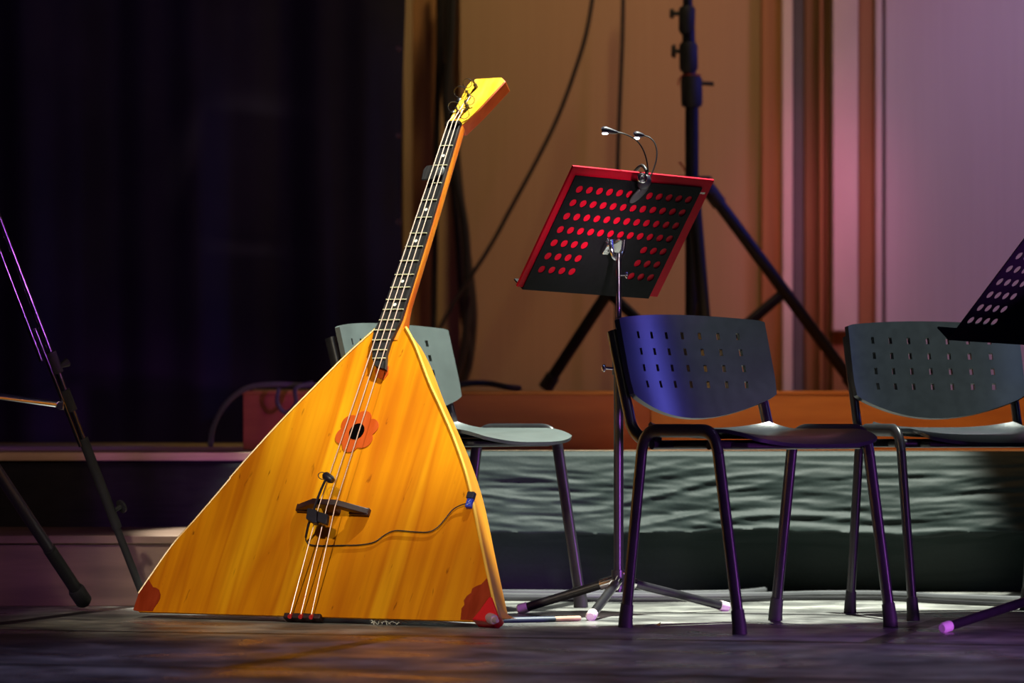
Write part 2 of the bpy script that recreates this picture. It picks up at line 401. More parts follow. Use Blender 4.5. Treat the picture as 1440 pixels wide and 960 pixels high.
# corner inlays
B(MB().prism([(-.5345,.004),(-.5345,.052),(-.524,.078),(-.518,.0925),(-.505,.0785),(-.497,.0705),(-.487,.069),(-.476,.063),(-.4675,.050),(-.465,.038),(-.468,.025),(-.474,.012),(-.476,.003),(-.516,.0012)], .003, .005), 'corner_inlay', M_CORNER)['label'] = 'dark red wavy corner inlay at left'
B(MB().prism([(.502,.014),(.4515,.116),(.449,.1155),(.440,.1005),(.428,.0955),(.418,.088),(.4185,.076),(.409,.068),(.404,.055),(.409,.043),(.404,.033),(.407,.018),(.410,.002),(.494,.002)], .003, .005), 'corner_inlay', M_CORNER)['label'] = 'dark red wavy corner inlay at right'
gd = B(MB().prism([(.508,.006),(.512,.014),(.4795,.066),(.4725,.062),(.455,.022),(.443,.0005),(.497,-.004)], -.03, .012), 'corner_guard', M_REDGUARD, bevel=.004); gd['label'] = 'bright red corner guard'
ep = MB().tube([(.488,.010,.004),(.508,-.002,.020),(.513,-.005,.024)], [.0125,.0125,.0100], 16).build('end_pin', M_ALU, gd); ep['label'] = 'pale metal end pin'
MB().tube([(.511,-.004,.022),(.522,-.010,.031),(.530,-.014,.036)], [.007,.007,.0045], 12).build('pin_tip', M_ALU, ep)
# fingerboard, nut, frets
fl = [on_face(*p) for p in ((536,456),(529,470),(527,482),(527,508),(531,519))]
fr_ = [on_face(*p) for p in ((546,524),(546.5,513),(547,502),(553,483),(563,463),(568,452))]
fb = [(-.0364,1.4629),(-.050,1.15)]+[(p.x,p.y) for p in fl]+[(p.x,p.y) for p in fr_]+[(.0022,1.15),(.0004,1.4615)]
fbo = B(MB().prism(fb, .0042, .016), 'fingerboard', M_EBONY, bevel=.001, smooth=30)
B(MB().prism([(on_face(*p).x,on_face(*p).y) for p in ((531,516),(548,516),(547,527),(541,535),(531,532),(528,524))], .0035, .0050), 'pointed_inlay', M_INLAY)
def width_at(y):
    def cross(pts):
        for a, b in zip(pts, pts[1:]):
            lo, hi = sorted((a[1],b[1]))
            if lo <= y <= hi and hi > lo: return a[0]+(b[0]-a[0])*(y-a[1])/(b[1]-a[1])
        return None
    Lp = [(-.0364,1.4629),(-.050,1.15)]+[(p.x,p.y) for p in fl]
    Rp = [(.0004,1.4615),(.0022,1.15)]+[(p.x,p.y) for p in fr_[::-1]]
    return cross(Lp), cross(Rp)
for y in (1.392,1.33,1.274,1.221,1.167,1.118,1.077,1.033,.991,.952,.915,.885,.853,.823,.793,.763,.738):
    a, b = width_at(y)
    if a is None or b is None: continue
    MB().tube([(a+.001,y,.0165),(b-.001,y,.0165)], .0017, 6).build('fret', M_FRET, fbo)
for y in (1.361,1.192,1.095,.971,.90):
    a, b = width_at(y); c = (a+b)/2
    MB().prism([(c+.0045*math.cos(2*PI*i/16),y+.0045*math.sin(2*PI*i/16)) for i in range(16)], .0155, .0166).build('fret_marker', M_PEARL, fbo)
B(MB().box(-.038,.0015,1.460,1.469,.004,.022), 'nut', M_STEELDK, bevel=.001)
# neck with heel
mb = MB(); ny = 24
for j in range(ny+1):
    t = j/ny; y = .80+(1.462-.80)*t
    a, b = width_at(y) if y < 1.46 else (-.0364,.0004)
    if a is None: a = -.05
    if b is None: b = .0
    dp = .040-.008*t+.05*max(0,1-t*7)**1.5
    c = (a+b)/2; hw = (b-a)/2
    b2 = .0035+.008*max(0,1-t*6)
    for q in range(13):
        an = PI*q/12
        mb.v.append(Vector((c+(hw+(b2 if q < 6 else 0))*math.cos(an), y, .005-dp*math.sin(an)**.6)))
for j in range(ny):
    for q in range(12):
        a = j*13+q; mb.f.append((a,a+1,a+14,a+13))
    mb.f.append((j*13,j*13+13,j*13+25,j*13+12))
mb.f += [tuple(range(13)), tuple(ny*13+q for q in range(13))[::-1]]
B(mb, 'neck', M_NECK, smooth=60)
# head: tilted back a little, red-stained sides
HD = R(13)
hdm = Matrix.Translation((-.018,1.463,.004)) @ Matrix.Rotation(-HD, 4, 'X')
head_poly = [(-.0195,.0),(-.028,.02),(-.0265,.08),(-.0255,.160),(-.0205,.176),(-.008,.186),(.0700,.187),(.0855,.172),(.047,.063),(.0215,.006),(.0185,.0)]
def H(p): return tuple(hdm @ Vector(p))
def headed(mb): mb.v = [hdm @ v for v in mb.v]; return mb
mb = MB().prism(head_poly, -.036, -.001)
hd = B(headed(mb), 'head', M_HEADSIDE, bevel=.002, smooth=30)
inner = [(x*.97+.0002,y*.985+.0012) for x,y in head_poly]
headed(MB().prism(inner, -.002, .0022)).build('head_veneer', M_HEADW, hd, bevel=.001)['label'] = 'bright yellow head face'
pegs = [(-.006,.045,.010),(.012,.068,.012),(.001,.110,.012),(.006,.150,.014)]
for x, y, h_ in pegs:
    pg = headed(MB().tube([(x,y,0),(x,y,.012),(x,y,.0125),(x,y,.026)], [.0055,.0055,.0032,.0032], 12)).build('tuning_post', M_STEELDK, hd)
for x, y, r in ((-.016,.152,.013),(-.026,.118,.017),(.017,.083,.014),(-.021,.058,.017),(.020,.030,.015)):
    headed(MB().ring((x,y,.016), (.45+.2*random.uniform(-1,1),-.45+.2*random.uniform(-1,1),.78), r*.92, .0011, 28, 6)).build('string_coil', M_STEELDK, hd)
for k_, yy in enumerate((.035,.075,.125)):
    headed(MB().tube([(-.024,yy,-.02),(-.040,yy,-.02)], .004, 8).ball((-.046,yy,-.02), .008,.011,.005)).build('tuning_key', M_STEELDK, hd)
# bridge on two feet
BRM = Matrix(((1,0,0,-.034),(.0,0,1,.297),(0,1,0,.003),(0,0,0,1))) @ Matrix.Rotation(R(0),4,'Z')
def bridged(mb): mb.v = [BRM @ v for v in mb.v]; return mb
def slant(mb):
    for v in mb.v: v.y -= .045*(v.x+.034)
    return mb
arch = [(-.104,0),(-.106,.010),(-.040,.0505),(.030,.0505),(.105,.010),(.103,0)]
br = B(slant(bridged(MB().prism([(-.104,.006),(-.106,.013),(-.040,.0505),(.030,.0505),(.105,.013),(.103,.006),(.070,.009),(.034,.026),(-.044,.026),(-.072,.009)][::1], -.008, .008))), 'bridge', M_BRIDGE, bevel=.002, smooth=30)
slant(bridged(MB().box(-.107,-.058,0,.013,-.010,.010))).build('bridge_foot', M_BRIDGE, br, bevel=.002)
slant(bridged(MB().box(.050,.106,0,.013,-.010,.010))).build('bridge_foot', M_BRIDGE, br, bevel=.002)
slant(bridged(MB().prism([(-.030,0),(-.020,.040),(.012,.040),(.020,0)], -.008, .008))).build('bridge_foot', M_BRIDGE, br, bevel=.002)
# tailpiece and strings
tl = B(MB().box(-.083,.022,-.010,.004,-.01,.014), 'tailpiece', M_BRIDGE, bevel=.002)
tail_x = (-.0625,-.0315,-.0015); nut_x = (-.031,-.018,-.0055)
brd = [on_face(*p, .0545) for p in ((448,713),(459.5,713),(471,713))]
for i in range(3):
    MB().tube([(tail_x[i],-.002,.012),(tail_x[i]+.003,-.011,.021)], .0055, 10).build('string_pin', M_REDGUARD, tl)
for i in range(3):
    p3 = H((-.006+.007*i,.045+.03*i,.012))
    B(MB().tube([(tail_x[i],-.002,.017), tuple(brd[i]), (nut_x[i],1.4645,.0235), p3], [.0014,.0014,.0013,.0011], 8), 'string', M_STRING)

# things fixed to the instrument
tn = empty('clip_on_tuner', mw=MW @ Matrix.Translation((-.032,1.302,.0208)))
tag(tn, 'small black clip-on tuner clamped across the balalaika neck', 'tuner')
MB().prism([(-.028,-.020),(-.031,.012),(-.024,.024),(.010,.024),(.016,.0),(.010,-.020)], -.002, .0032).build('tuner_body', M_EBONY, tn, bevel=.001)
MB().ball((.022,.004,.0015), .011,.017,.0030).build('clamp_jaw', M_GREYPL, tn)['label'] = 'grey rounded clamp jaw'

mic = empty('clip_on_microphone', mw=MW @ Matrix.Translation(on_face(450,725,.058)))
mic_o = on_face(450,725,.058)
tag(mic, 'small black gooseneck microphone clipped on the balalaika bridge', 'microphone')
def mf(px, py, off): return tuple(on_face(px,py,off)-mic_o)
q = [mf(436,718,.058)[0:2], mf(449,721,.058)[0:2], mf(449,739,.058)[0:2], mf(444,739,.058)[0:2], mf(434,733,.058)[0:2]]
MB().prism(q, .0005, .016).build('clamp_block', M_MICBLK, mic, bevel=.0015)
q = [mf(450,722,.058)[0:2], mf(464,726,.058)[0:2], mf(462,740,.058)[0:2], mf(449,736,.058)[0:2]]
MB().prism(q, .0005, .012).build('clamp_jaw', M_MICBLK, mic, bevel=.0015)
MB().tube(catmull([mf(430,755,.02),mf(434,737,.05),mf(441,717,.062),mf(450,692,.067),mf(458,674,.068)],6), .0032, 8).build('gooseneck', M_MICBLK, mic)
p0, p1 = Vector(mf(456,667,.068)), Vector(mf(468,676,.064))
MB().tube([p0,p0*.85+p1*.15,p0*.2+p1*.8,p1], [.007,.0105,.0105,.007], 14).build('mic_capsule', M_MICBLK, mic)
MB().ring(Vector(mf(454,669,.07)), en.xyz if False else (.5,.3,.8), .012, .0012, 20, 6).build('capsule_ring', M_MICBLK, mic)
cab = [(430,755,.02),(431,761,.012),(438,766,.009),(455,767,.008),(480,766.5,.008),(505,766,.008),(526,762,.008),(541,752,.008),(555,746,.009),(575,747,.009),(600,748,.009),(613,743,.009),(624,732,.009),(636,717,.010),(648,710,.011),(660,707,.012)]
MB().tube(catmull([mf(*p) for p in cab],5), .0017, 6).build('cable', M_CABLE, mic)
cl = empty('cable_clip', mw=MW @ Matrix.Translation(on_face(661,707,.008)))
tag(cl, 'tiny black and blue clip holding the cable on the balalaika edge', 'clip')
MB().box(-.008,.008,-.014,.010,-.004,.007).build('clip_body', M_BLUE, cl, bevel=.0015)['label'] = 'blue clip body'
MB().box(-.011,.009,.010,.028,-.004,.009).build('clip_jaw', M_MICBLK, cl, bevel=.0015)
MB().tube([(-.003,-.009,.0075),(.004,-.004,.0075),(-.001,-.001,.0075),(.004,.005,.0075)], .0009, 6).build('white_mark', M_PEARL, cl)

# ================================================================== CHAIRS
def make_chair(loc, rz, label, plastic):
    root = empty('stacking_chair', (loc[0],loc[1],0), rz)
    tag(root, label, 'chair', 'black plastic stacking chairs on the stage')
    ZR = .474; W = .25
    fy, ry = -.205, .195; ft, rt = -.120, .125; rad = .055
    oval = (.0165,.0105)
    for sx in (-1,1):
        x = sx*W; up = (0,1,0)
        def leg(foot, top, sgn):
            p0 = Vector((x,foot,.012)); e = Vector((x,top+ (top-foot)*.0,ZR-rad))
            o = MB().tube([p0,(p0+e)/2,e], oval, 14, up=up).build('leg', M_LEG, root)
            dirn = (e-p0).normalized()
            a = p0-dirn*.0; b = p0+dirn*.045
            MB().tube([Vector((x,foot-.0*sgn,.0)),a+dirn*.008,b], [(.021,.0155),(.020,.0145),(.0185,.0125)], 14, up=up).build('rubber_foot', M_RUBBER, o)
            return dirn
        d1 = leg(fy, ft-.012, -1); d2 = leg(ry, rt+.012, 1)
        # rail: rounded shoulder at each end
        pts = []
        a0 = Vector((x,ft-.012,ZR-rad)); b0 = Vector((x,ft+.045,ZR))
        for t in [i/8 for i in range(9)]:
            c = a0+d1*rad*.9
            pts.append(a0*(1-t)**2+Vector((x,c.y,ZR))*2*t*(1-t)+b0*t*t)
        a1 = Vector((x,rt+.012,ZR-rad)); b1 = Vector((x,rt-.045,ZR))
        for t in [i/8 for i in range(9)]:
            c = a1+d2*rad*.9
            pts.append(b1*(1-t)**2+Vector((x,c.y,ZR))*2*t*(1-t)+a1*t*t)
        rs = [oval]*len(pts)
        MB().tube(pts, rs, 14, up=(1,0,0) ) if False else None
        mb = MB(); prev = None; m = len(pts); nn = 14
        for i, p in enumerate(pts):
            t = (pts[min(i+1,m-1)]-pts[max(i-1,0)]).normalized()
            side = Vector((1,0,0)); nrm = t.cross(side)
            for k in range(nn):
                an = 2*PI*k/nn
                mb.v.append(p+side*(.0105*math.cos(an))+nrm*(.0165*math.sin(an)))
        for i in range(m-1):
            for k in range(nn): mb.f.append((i*nn+k,i*nn+(k+1)%nn,(i+1)*nn+(k+1)%nn,(i+1)*nn+k))
        mb.f += [tuple(range(nn)), tuple((m-1)*nn+k for k in range(nn))]
        mb.build('side_rail', M_LEG, root, smooth=60)
        # back upright
        xu = sx*(W-.022)
        up_pts = catmull([(xu,.10,.452),(xu,.150,.452),(xu,.192,.478),(xu,.212,.53),(xu,.246,.64),(xu,.268,.715)], 6)
        MB().tube(up_pts, (.0165,.0105), 14, up=(0,1,0) if False else None).build('back_upright', M_LEG, root)
    for y in (-.10,.10):
        MB().tube([(-W,y,.440),(W,y,.440)], (.011,.011), 10).build('cross_bar', M_LEG, root)
    # seat shell
    mb = MB(); nu, nv = 30, 34
    for j in range(nv+1):
        v = -1+2*j/nv
        for i in range(nu+1):
            u = -1+2*i/nu
            x = .222*u*(1-.10*abs(v)**5); y = -.022+.215*v*(1-.13*abs(u)**4)
            z = .458+.016*abs(u)**3*(.4+.6*(v > -2))
            if v < -.45: z -= .020*((-.45-v)/.55)**2*1.0
            if v > .55: z += .018*((v-.55)/.45)**2
            mb.v.append(Vector((x,y,z)))
    for j in range(nv):
        for i in range(nu):
            a = j*(nu+1)+i; mb.f.append((a,a+1,a+nu+2,a+nu+1))
    mb.build('seat', plastic, root, solid=.009, smooth=50)
    # underside tray
    MB().prism([(-.19,-.17),(.19,-.17),(.19,.15),(-.19,.15)], .432, .446).build('seat_tray', M_RUBBER, root, bevel=.008)
    # backrest with slots
    hx = [-.168,-.112,-.056,0,.056,.112,.168]; hw = .0048
    hz = [.585,.625,.665,.705]; hh = .0085
    us = [-.245,-.242,-.23,-.212,-.19]
    for x in hx: us += [x-hw,x+hw]
    for a, b in zip(hx, hx[1:]): us += [(a*2+b)/3,(a+2*b)/3]
    us += [.19,.212,.23,.242,.245]; us.sort()
    zs = [0,.08,.25,.45,.7,1.0]          # below the slots: curve-mapped
    zt = []
    for z in hz: zt += [z-hh,z+hh]
    rows = [('b',t) for t in zs]+[('z',z) for z in zt[0:]]+[('t',.4),('t',.75),('t',.93),('t',1.0)]
    zlow = hz[0]-hh-.012
    def top(x): return .757-.012*(x/.245)**2-.003*max(0,(abs(x)-.225)/.02)**2
    def bot(x): return .502+.056*abs(x/.245)**2.0+.004*max(0,(abs(x)-.225)/.02)**2
    mb = MB()
    for kind, t in rows:
        for x in us:
            if kind == 'b': z = bot(x)+(zlow-bot(x))*t
            elif kind == 'z': z = t
            else: z = (hz[-1]+hh)+(top(x)-hz[-1]-hh)*t
            xx = x*(1-.05*max(0,(.60-z)/.1))
            y = .186+.27*(z-.5)-.05*(x/.245)**2+.030
            mb.v.append(Vector((xx,y,z)))
    nuu = len(us)
    for j in range(len(rows)-1):
        for i in range(nuu-1):
            xm = (us[i]+us[i+1])/2
            zm = (rows[j][1]+rows[j+1][1])/2
            if rows[j][0] == 'z' and rows[j+1][0] == 'z' and any(abs(xm-h_) < hw*.9 for h_ in hx) and any(abs(zm-h_) < hh*.5 for h_ in hz): continue
            a = j*nuu+i; mb.f.append((a,a+1,a+nuu+1,a+nuu))
    mb.build('backrest', plastic, root, solid=.013, smooth=35)
    return root
make_chair((.590,9.26), R(40), 'dark plastic stacking chair just right of the stand with the red folder', M_PLASTIC)
make_chair((1.173,9.83), R(18), 'dark plastic stacking chair at the right edge, facing the front', M_PLASTIC)
make_chair((-.128,10.13), R(55), 'stacking chair coloured grey-green as if lit from above, partly hidden behind the balalaika', M_PLASTIC_LIT)

# ================================================================== MUSIC STANDS
def plate_mesh(xa, xb, y0, y1, cols, rows_, xs0, dx, ys0, dy, r, skip, t):
    """perforated plate in the x-y plane between z=0 and z=-t"""
    mb = MB(); N_ = 16
    gx = [xs0-dx/2+dx*i for i in range(cols+1)]; gy = [ys0-dy/2+dy*i for i in range(rows_+1)]
    def face(pts):
        o = len(mb.v); n = len(pts)
        mb.v += [Vector((x,y,0)) for x,y in pts]+[Vector((x,y,-t)) for x,y in pts]
        mb.f.append(tuple(o+i for i in range(n))); mb.f.append(tuple(o+n+i for i in range(n))[::-1])
    X = [xa]+gx+[xb]; Y = [y0]+gy+[y1]
    for j in range(len(Y)-1):
        for i in range(len(X)-1):
            a, b, c, d = X[i],X[i+1],Y[j],Y[j+1]
            ci, rj = i-1, j-1
            if 0 <= ci < cols and 0 <= rj < rows_ and (ci,rj) not in skip:
                cx, cy = (a+b)/2,(c+d)/2
                def sq(k):
                    an = 2*PI*k/N_; u, v = math.cos(an), math.sin(an); s = max(abs(u),abs(v))
                    return (cx+(b-a)/2*u/s, cy+(d-c)/2*v/s)
                def ci_(k): an = 2*PI*k/N_; return (cx+r*math.cos(an), cy+r*math.sin(an))
                for k in range(N_):
                    face([ci_(k),sq(k),sq(k+1),ci_(k+1)])
                    p, q_ = ci_(k), ci_(k+1); o = len(mb.v)
                    mb.v += [Vector((*p,0)),Vector((*q_,0)),Vector((*q_,-t)),Vector((*p,-t))]; mb.f.append((o,o+1,o+2,o+3))
            else: face([(a,c),(b,c),(b,d),(a,d)])
    for p, q_ in (((xa,y0),(xb,y0)),((xb,y0),(xb,y1)),((xb,y1),(xa,y1)),((xa,y1),(xa,y0))):
        o = len(mb.v); mb.v += [Vector((*p,0)),Vector((*q_,0)),Vector((*q_,-t)),Vector((*p,-t))]; mb.f.append((o,o+3,o+2,o+1))
    return mb
def make_stand(base, feet, hub_z, clutch_z, DM, label, head_y):
    """base: pole foot point; feet: three floor points; DM: matrix of the desk (x along, y up, z to the back)"""
    root = empty('music_stand', (base[0],base[1],0))
    tag(root, label, 'music stand', 'tripod music stands with perforated desks')
    b = Vector((base[0],base[1],0)); I = Matrix.Translation(-b)
    def add(mb, name, m, par=None, **k):
        mb.v = [v-b for v in mb.v] if par is None or par is not None else mb.v
        return mb.build(name, m, par or root, **k)
    head = DM @ Vector((0,head_y,.03))
    topz = head.z-.005
    add(MB().tube([b+Vector((0,0,hub_z-.03)), b+Vector((0,0,clutch_z))], .0125, 16), 'lower_tube', M_SATIN)
    add(MB().tube([b+Vector((0,0,clutch_z-.02)), b+Vector((0,0,topz-.09)), Vector((head.x,head.y,topz))], .0075, 14), 'upper_tube', M_CHROME)
    c = add(MB().tube([b+Vector((0,0,clutch_z-.022)), b+Vector((0,0,clutch_z+.012))], .0165, 16), 'clutch', M_SATIN)
    add(MB().tube([b+Vector((-.010,-.006,clutch_z-.006)), b+Vector((-.034,-.01,clutch_z-.004))], .0035, 8).ball(b+Vector((-.038,-.01,clutch_z-.004)), .006,.003,.010), 'wing_screw', M_CHROME, c)
    h = add(MB().tube([b+Vector((0,0,hub_z-.022)), b+Vector((0,0,hub_z+.026))], .0185, 16), 'hub', M_SATIN)
    add(MB().tube([b+Vector((.012,-.012,hub_z+.018)), b+Vector((.026,-.018,hub_z+.020))], .004, 8).ball(b+Vector((.032,-.02,hub_z+.023)), .010,.003,.005), 'wing_screw', M_CHROME, h)
    for f in feet:
        f = Vector(f); d = (Vector((f.x,f.y,0))-b).normalized()
        a = b+d*.014+Vector((0,0,hub_z-.002)); e = f+Vector((0,0,.0125))
        lg = add(MB().tube([a,e], .0115, 14), 'leg', M_LEG)
        dr = (e-a).normalized()
        add(MB().tube([e-dr*.014,e+dr*.010,e+dr*.014], [.0135,.0135,.010], 14), 'foot_cap', M_WHITE, lg)
        sd = Vector((-d.y,d.x,0))
        add(MB().tube([a-dr*.006,a+dr*.035], .0145, 12), 'leg_bracket', M_CHROME, lg)
    # desk
    skip = {(c_,r_) for c_ in (4,5,6,7,8) for r_ in (0,1,2)}
    mb = plate_mesh(-.222,.205,.0,.342, 12, 7, -.190,.0335, .060,.0405, .0112, skip, .0022)
    mb.v = [DM @ v for v in mb.v]
    dk = add(mb, 'desk_plate', M_PLATE, smooth=0)
    mb = MB().box(-.222,.205,-.004,.0,-.045,.0); mb.v = [DM @ v for v in mb.v]
    add(mb, 'desk_ledge', M_PLATE, dk)
    mb = MB().box(-.03,.03,head_y-.02,head_y+.02,0,.004); mb.v = [DM @ v for v in mb.v]
    add(mb, 'mount_plate', M_CHROME, dk, bevel=.001)
    # bracket: U-shaped fork clasping the back of the desk
    pts = [DM @ Vector(p) for p in ((-.020,head_y+.018,.006),(-.020,head_y+.0,.024),(-.010,head_y-.016,.034),(.006,head_y-.018,.034),(.018,head_y-.004,.026),(.022,head_y+.022,.008))]
    bk = add(MB().tube(catmull(pts,5), .0062, 10), 'tilt_bracket', M_CHROME)
    mb = MB().box(-.034,-.014,head_y-.022,head_y+.012,.006,.016); mb.v = [DM @ v for v in mb.v]
    add(mb, 'tilt_lever', M_CHROME, bk, bevel=.002)
    sc = Vector((head.x,head.y,topz-.055))
    add(MB().tube([sc+Vector((.005,-.004,0)), sc+Vector((.018,-.006,0))], .0035, 8).ball(sc+Vector((.020,-.006,0)), .004,.004,.010), 'height_screw', M_CHROME)
    return root
# centre stand
def desk_matrix(o, th, lean, wz):
    w = Vector((math.cos(th), math.sin(th), wz)).normalized()
    uh = Vector((math.sin(th), -math.cos(th), 0))
    u = uh*math.sin(lean)+Vector((0,0,1))*math.cos(lean); u = (u-w*u.dot(w)).normalized()
    return frame(o, w, u, w.cross(u))
DM1 = desk_matrix(at(829,412,9.95), R(39), R(35.5), -.035)
hy = .150
hd1 = DM1 @ Vector((0,hy,.03))
base1 = (hd1.x,hd1.y)
make_stand(base1, [on_floor(735,862),on_floor(832,872),on_floor(1018,859)], .088, .637, DM1, 'black music stand holding a red folder, in the middle of the stage', hy)
fd = empty('music_folder', mw=DM1)
tag(fd, 'red folder resting on the middle music stand', 'folder')
fo = MB().box(-.240,.236,.001,.366,-.0105,-.0035).build('folder_cover', M_FOLDER, fd, bevel=.001)
MB().box(-.232,.228,.006,.358,-.016,-.0106).build('paper_sheaf', M_PEARL, fd)
for k_, ch in enumerate((.0,.006,.012,.018,.024,.029)):    # worn white maker's mark near the right edge
    MB().box(.196+ch*.85,.200+ch*.85,.322+.0005*(k_%2),.3275,-.0036,-.0031).build('printed_mark', M_PEARL, fo)
# clip lamp on the desk top
def on_desk(px, py, off):
    z = (DM1.to_3x3() @ Vector((0,0,1))); o0 = DM1.translation+z*off
    r = Vector(((px-720)/F,1,(HY-py)/F)); e = Vector((0,0,EYE))
    return e+r*((o0-e).dot(z)/r.dot(z))
lb = on_desk(906,256,.021); LD = lb.y
lp = empty('clip_lamp', mw=Matrix.Translation(lb))
tag(lp, 'black clip-on lamp with two bent necks on the red folder', 'lamp')
rot = DM1.to_3x3()
MB().ball(lb-lb, .018,.022,.015, M=rot).build('lamp_base', M_MICBLK, lp)
jm = rot @ Matrix.Rotation(R(-28),3,'Z')
MB().ball(on_desk(899,272,.013)-lb, .014,.034,.007, M=jm).build('clip_jaw', M_GREYPL, lp)['label'] = 'grey clip jaw'
MB().ring(on_desk(903,250,.040)-lb, (0.2,-1,.2), .009, .0045, 20, 8).build('hinge', M_CHROME, lp)
MB().ball(on_desk(908,262,-.032)-lb, .014,.026,.009, M=rot).build('clip_back', M_MICBLK, lp)
xl = (DM1.inverted() @ lb).x
MB().tube(catmull([DM1 @ Vector(p_)-lb for p_ in ((xl,.362,.022),(xl+.002,.379,.010),(xl+.004,.380,-.018),(xl+.004,.350,-.032))],4), .0045, 10).build('clip_bridge', M_EBONY, lp)
n1 = [at(x,y,LD-k*.004) for k,(x,y) in enumerate(((911,250),(911,236),(908,220),(902,206),(893,196),(880,189),(868,186)))]
n2 = [at(x,y,LD+k*.006) for k,(x,y) in enumerate(((914,250),(919,238),(923,224),(923.5,211),(920,200),(913,193),(905,190.5)))]
for nk, hx_ in ((n1,[(869,186.3),(862,185),(852,183),(846,183.5)]),(n2,[(906,190.5),(902,190),(896,189.5),(892.5,191)])):
    MB().tube(catmull([p-lb for p in nk],5), .0019, 8).build('neck', M_SATIN, lp)
    d = nk[-1].y
    pp = [at(x,y,d)-lb for x,y in hx_]
    hd_ = MB().tube(catmull(pp,4), [.0028+.0068*min(1,i/8)*(1 if i < 11 else .75) for i in range(13)], 14).build('lamp_head', M_MICBLK, lp)
    c = pp[2]*.8+pp[3]*.2+Vector((0,-.002,-.0085))
    MB().ball(c, .0075,.006,.0028).build('light_lens', M_LED, hd_)['label'] = 'lit white lens'

# right stand, cut by the frame
DM2 = desk_matrix(at(1408,481,9.36), R(49), R(42), -.02)
hd2 = DM2 @ Vector((0,.150,.03))
make_stand((hd2.x,hd2.y), [on_floor(1330,889),Vector((1.535,9.16,0)),Vector((1.31,9.62,0))], .075, .60, DM2, 'black music stand with an empty desk, cut off by the right edge', .150)

# ================================================================== BACK LIGHT STAND
LS = 13.15
def ls(px, py, d=LS): return at(px,py,d)
pole = ls(973,590); bx0 = pole.x
root = empty('lighting_stand', (bx0,LS,ZT))
tag(root, 'tall black tripod lighting stand on the riser behind the music stand', 'tripod stand')
bo = Vector((bx0,LS,ZT))
def A(mb, name, m, par=root, **k): mb.v = [v-bo for v in mb.v]; return mb.build(name, m, par, **k)
def zpx(py): return ls(0,py).z
def V(x, z, dy=0): return Vector((bx0+x,LS+dy,z))
pxm = LS/F
A(MB().tube([V(.0,ZT+.07),V(0,zpx(120))], .0235, 16), 'pole', M_STANDBLK)
A(MB().tube([V(-.006,zpx(140)),V(-.012,zpx(40))], .0225, 16), 'pole', M_STANDBLK)
A(MB().tube([V(-.014,zpx(45)),V(-.018,2.6)], .0165, 16), 'pole', M_STANDBLK)
c1 = A(MB().tube([V(.0,zpx(150)),V(0,zpx(145)),V(-.002,zpx(112)),V(-.002,zpx(108))], [.033,.037,.037,.033], 18), 'collar', M_RUBBER)
A(MB().tube([V(.03,zpx(117)),V(.075,zpx(118))], .0075, 10), 'lever', M_RUBBER, c1)
c2 = A(MB().tube([V(-.011,zpx(101)),V(-.011,zpx(96)),V(-.012,zpx(64)),V(-.012,zpx(60))], [.026,.032,.032,.026], 18), 'collar', M_RUBBER)
A(MB().tube([V(-.03,zpx(72)),V(-.056,zpx(72)),V(-.056,zpx(72)),V(-.070,zpx(72))], [.008,.008,.025,.020], 14), 'knob', M_RUBBER, c2)
c3 = A(MB().tube([V(-.018,zpx(48)),V(-.018,zpx(42)),V(-.016,zpx(12)),V(-.016,zpx(9))], [.020,.028,.028,.022], 18), 'collar', M_RUBBER)
A(MB().tube([V(-.03,zpx(19)),V(-.062,zpx(19)),V(-.062,zpx(19)),V(-.076,zpx(19))], [.008,.008,.018,.015], 14), 'knob', M_RUBBER, c3)
A(MB().ring(V(-.003,zpx(106)), (0,0,1), .031, .003, 20, 6).tube([V(-.032,zpx(106)),V(-.045,zpx(112)),V(-.048,zpx(120))], .0025, 6), 'tie_cord', M_REDTIE)['label'] = 'thin red tie cord'
A(MB().tube([V(-.022,zpx(240)),V(-.040,zpx(228)),V(-.046,zpx(230))], .003, 6), 'tie_cord', M_REDTIE)['label'] = 'thin red tie cord'
hub = A(MB().prism([(bx0-.062,LS-.035),(bx0+.066,LS-.035),(bx0+.066,LS+.05),(bx0-.062,LS+.05)], zpx(274), zpx(248)), 'leg_hub', M_RUBBER, bevel=.006)
lowc = Vector((bx0,LS,ZT+.10))
A(MB().tube([V(0,ZT+.08),V(0,ZT+.13)], .034, 16), 'brace_collar', M_RUBBER)
for fx, fy in ((ls(768,553).x-bx0,.22),(ls(1212,553).x-bx0,.22),(.03,-.62)):
    f = Vector((bx0+fx,LS+fy,ZT+.02)); d = Vector((fx,fy,0)).normalized()
    top = V(0,zpx(262))+d*.055
    lg = A(MB().tube([top,f], [(.0215),(.0205)], 14), 'leg', M_STANDBLK)
    dr = (f-top).normalized()
    A(MB().tube([f-dr*.05,f+dr*.004], .026, 14), 'rubber_foot', M_RUBBER, lg)
    A(MB().tube([top-dr*.02,top+dr*.075], .0265, 14), 'leg_joint', M_RUBBER, lg)
    mid = top+(f-top)*.52
    A(MB().tube([mid,lowc+d*.03], (.019,.011), 10), 'brace', M_STANDBLK, lg)

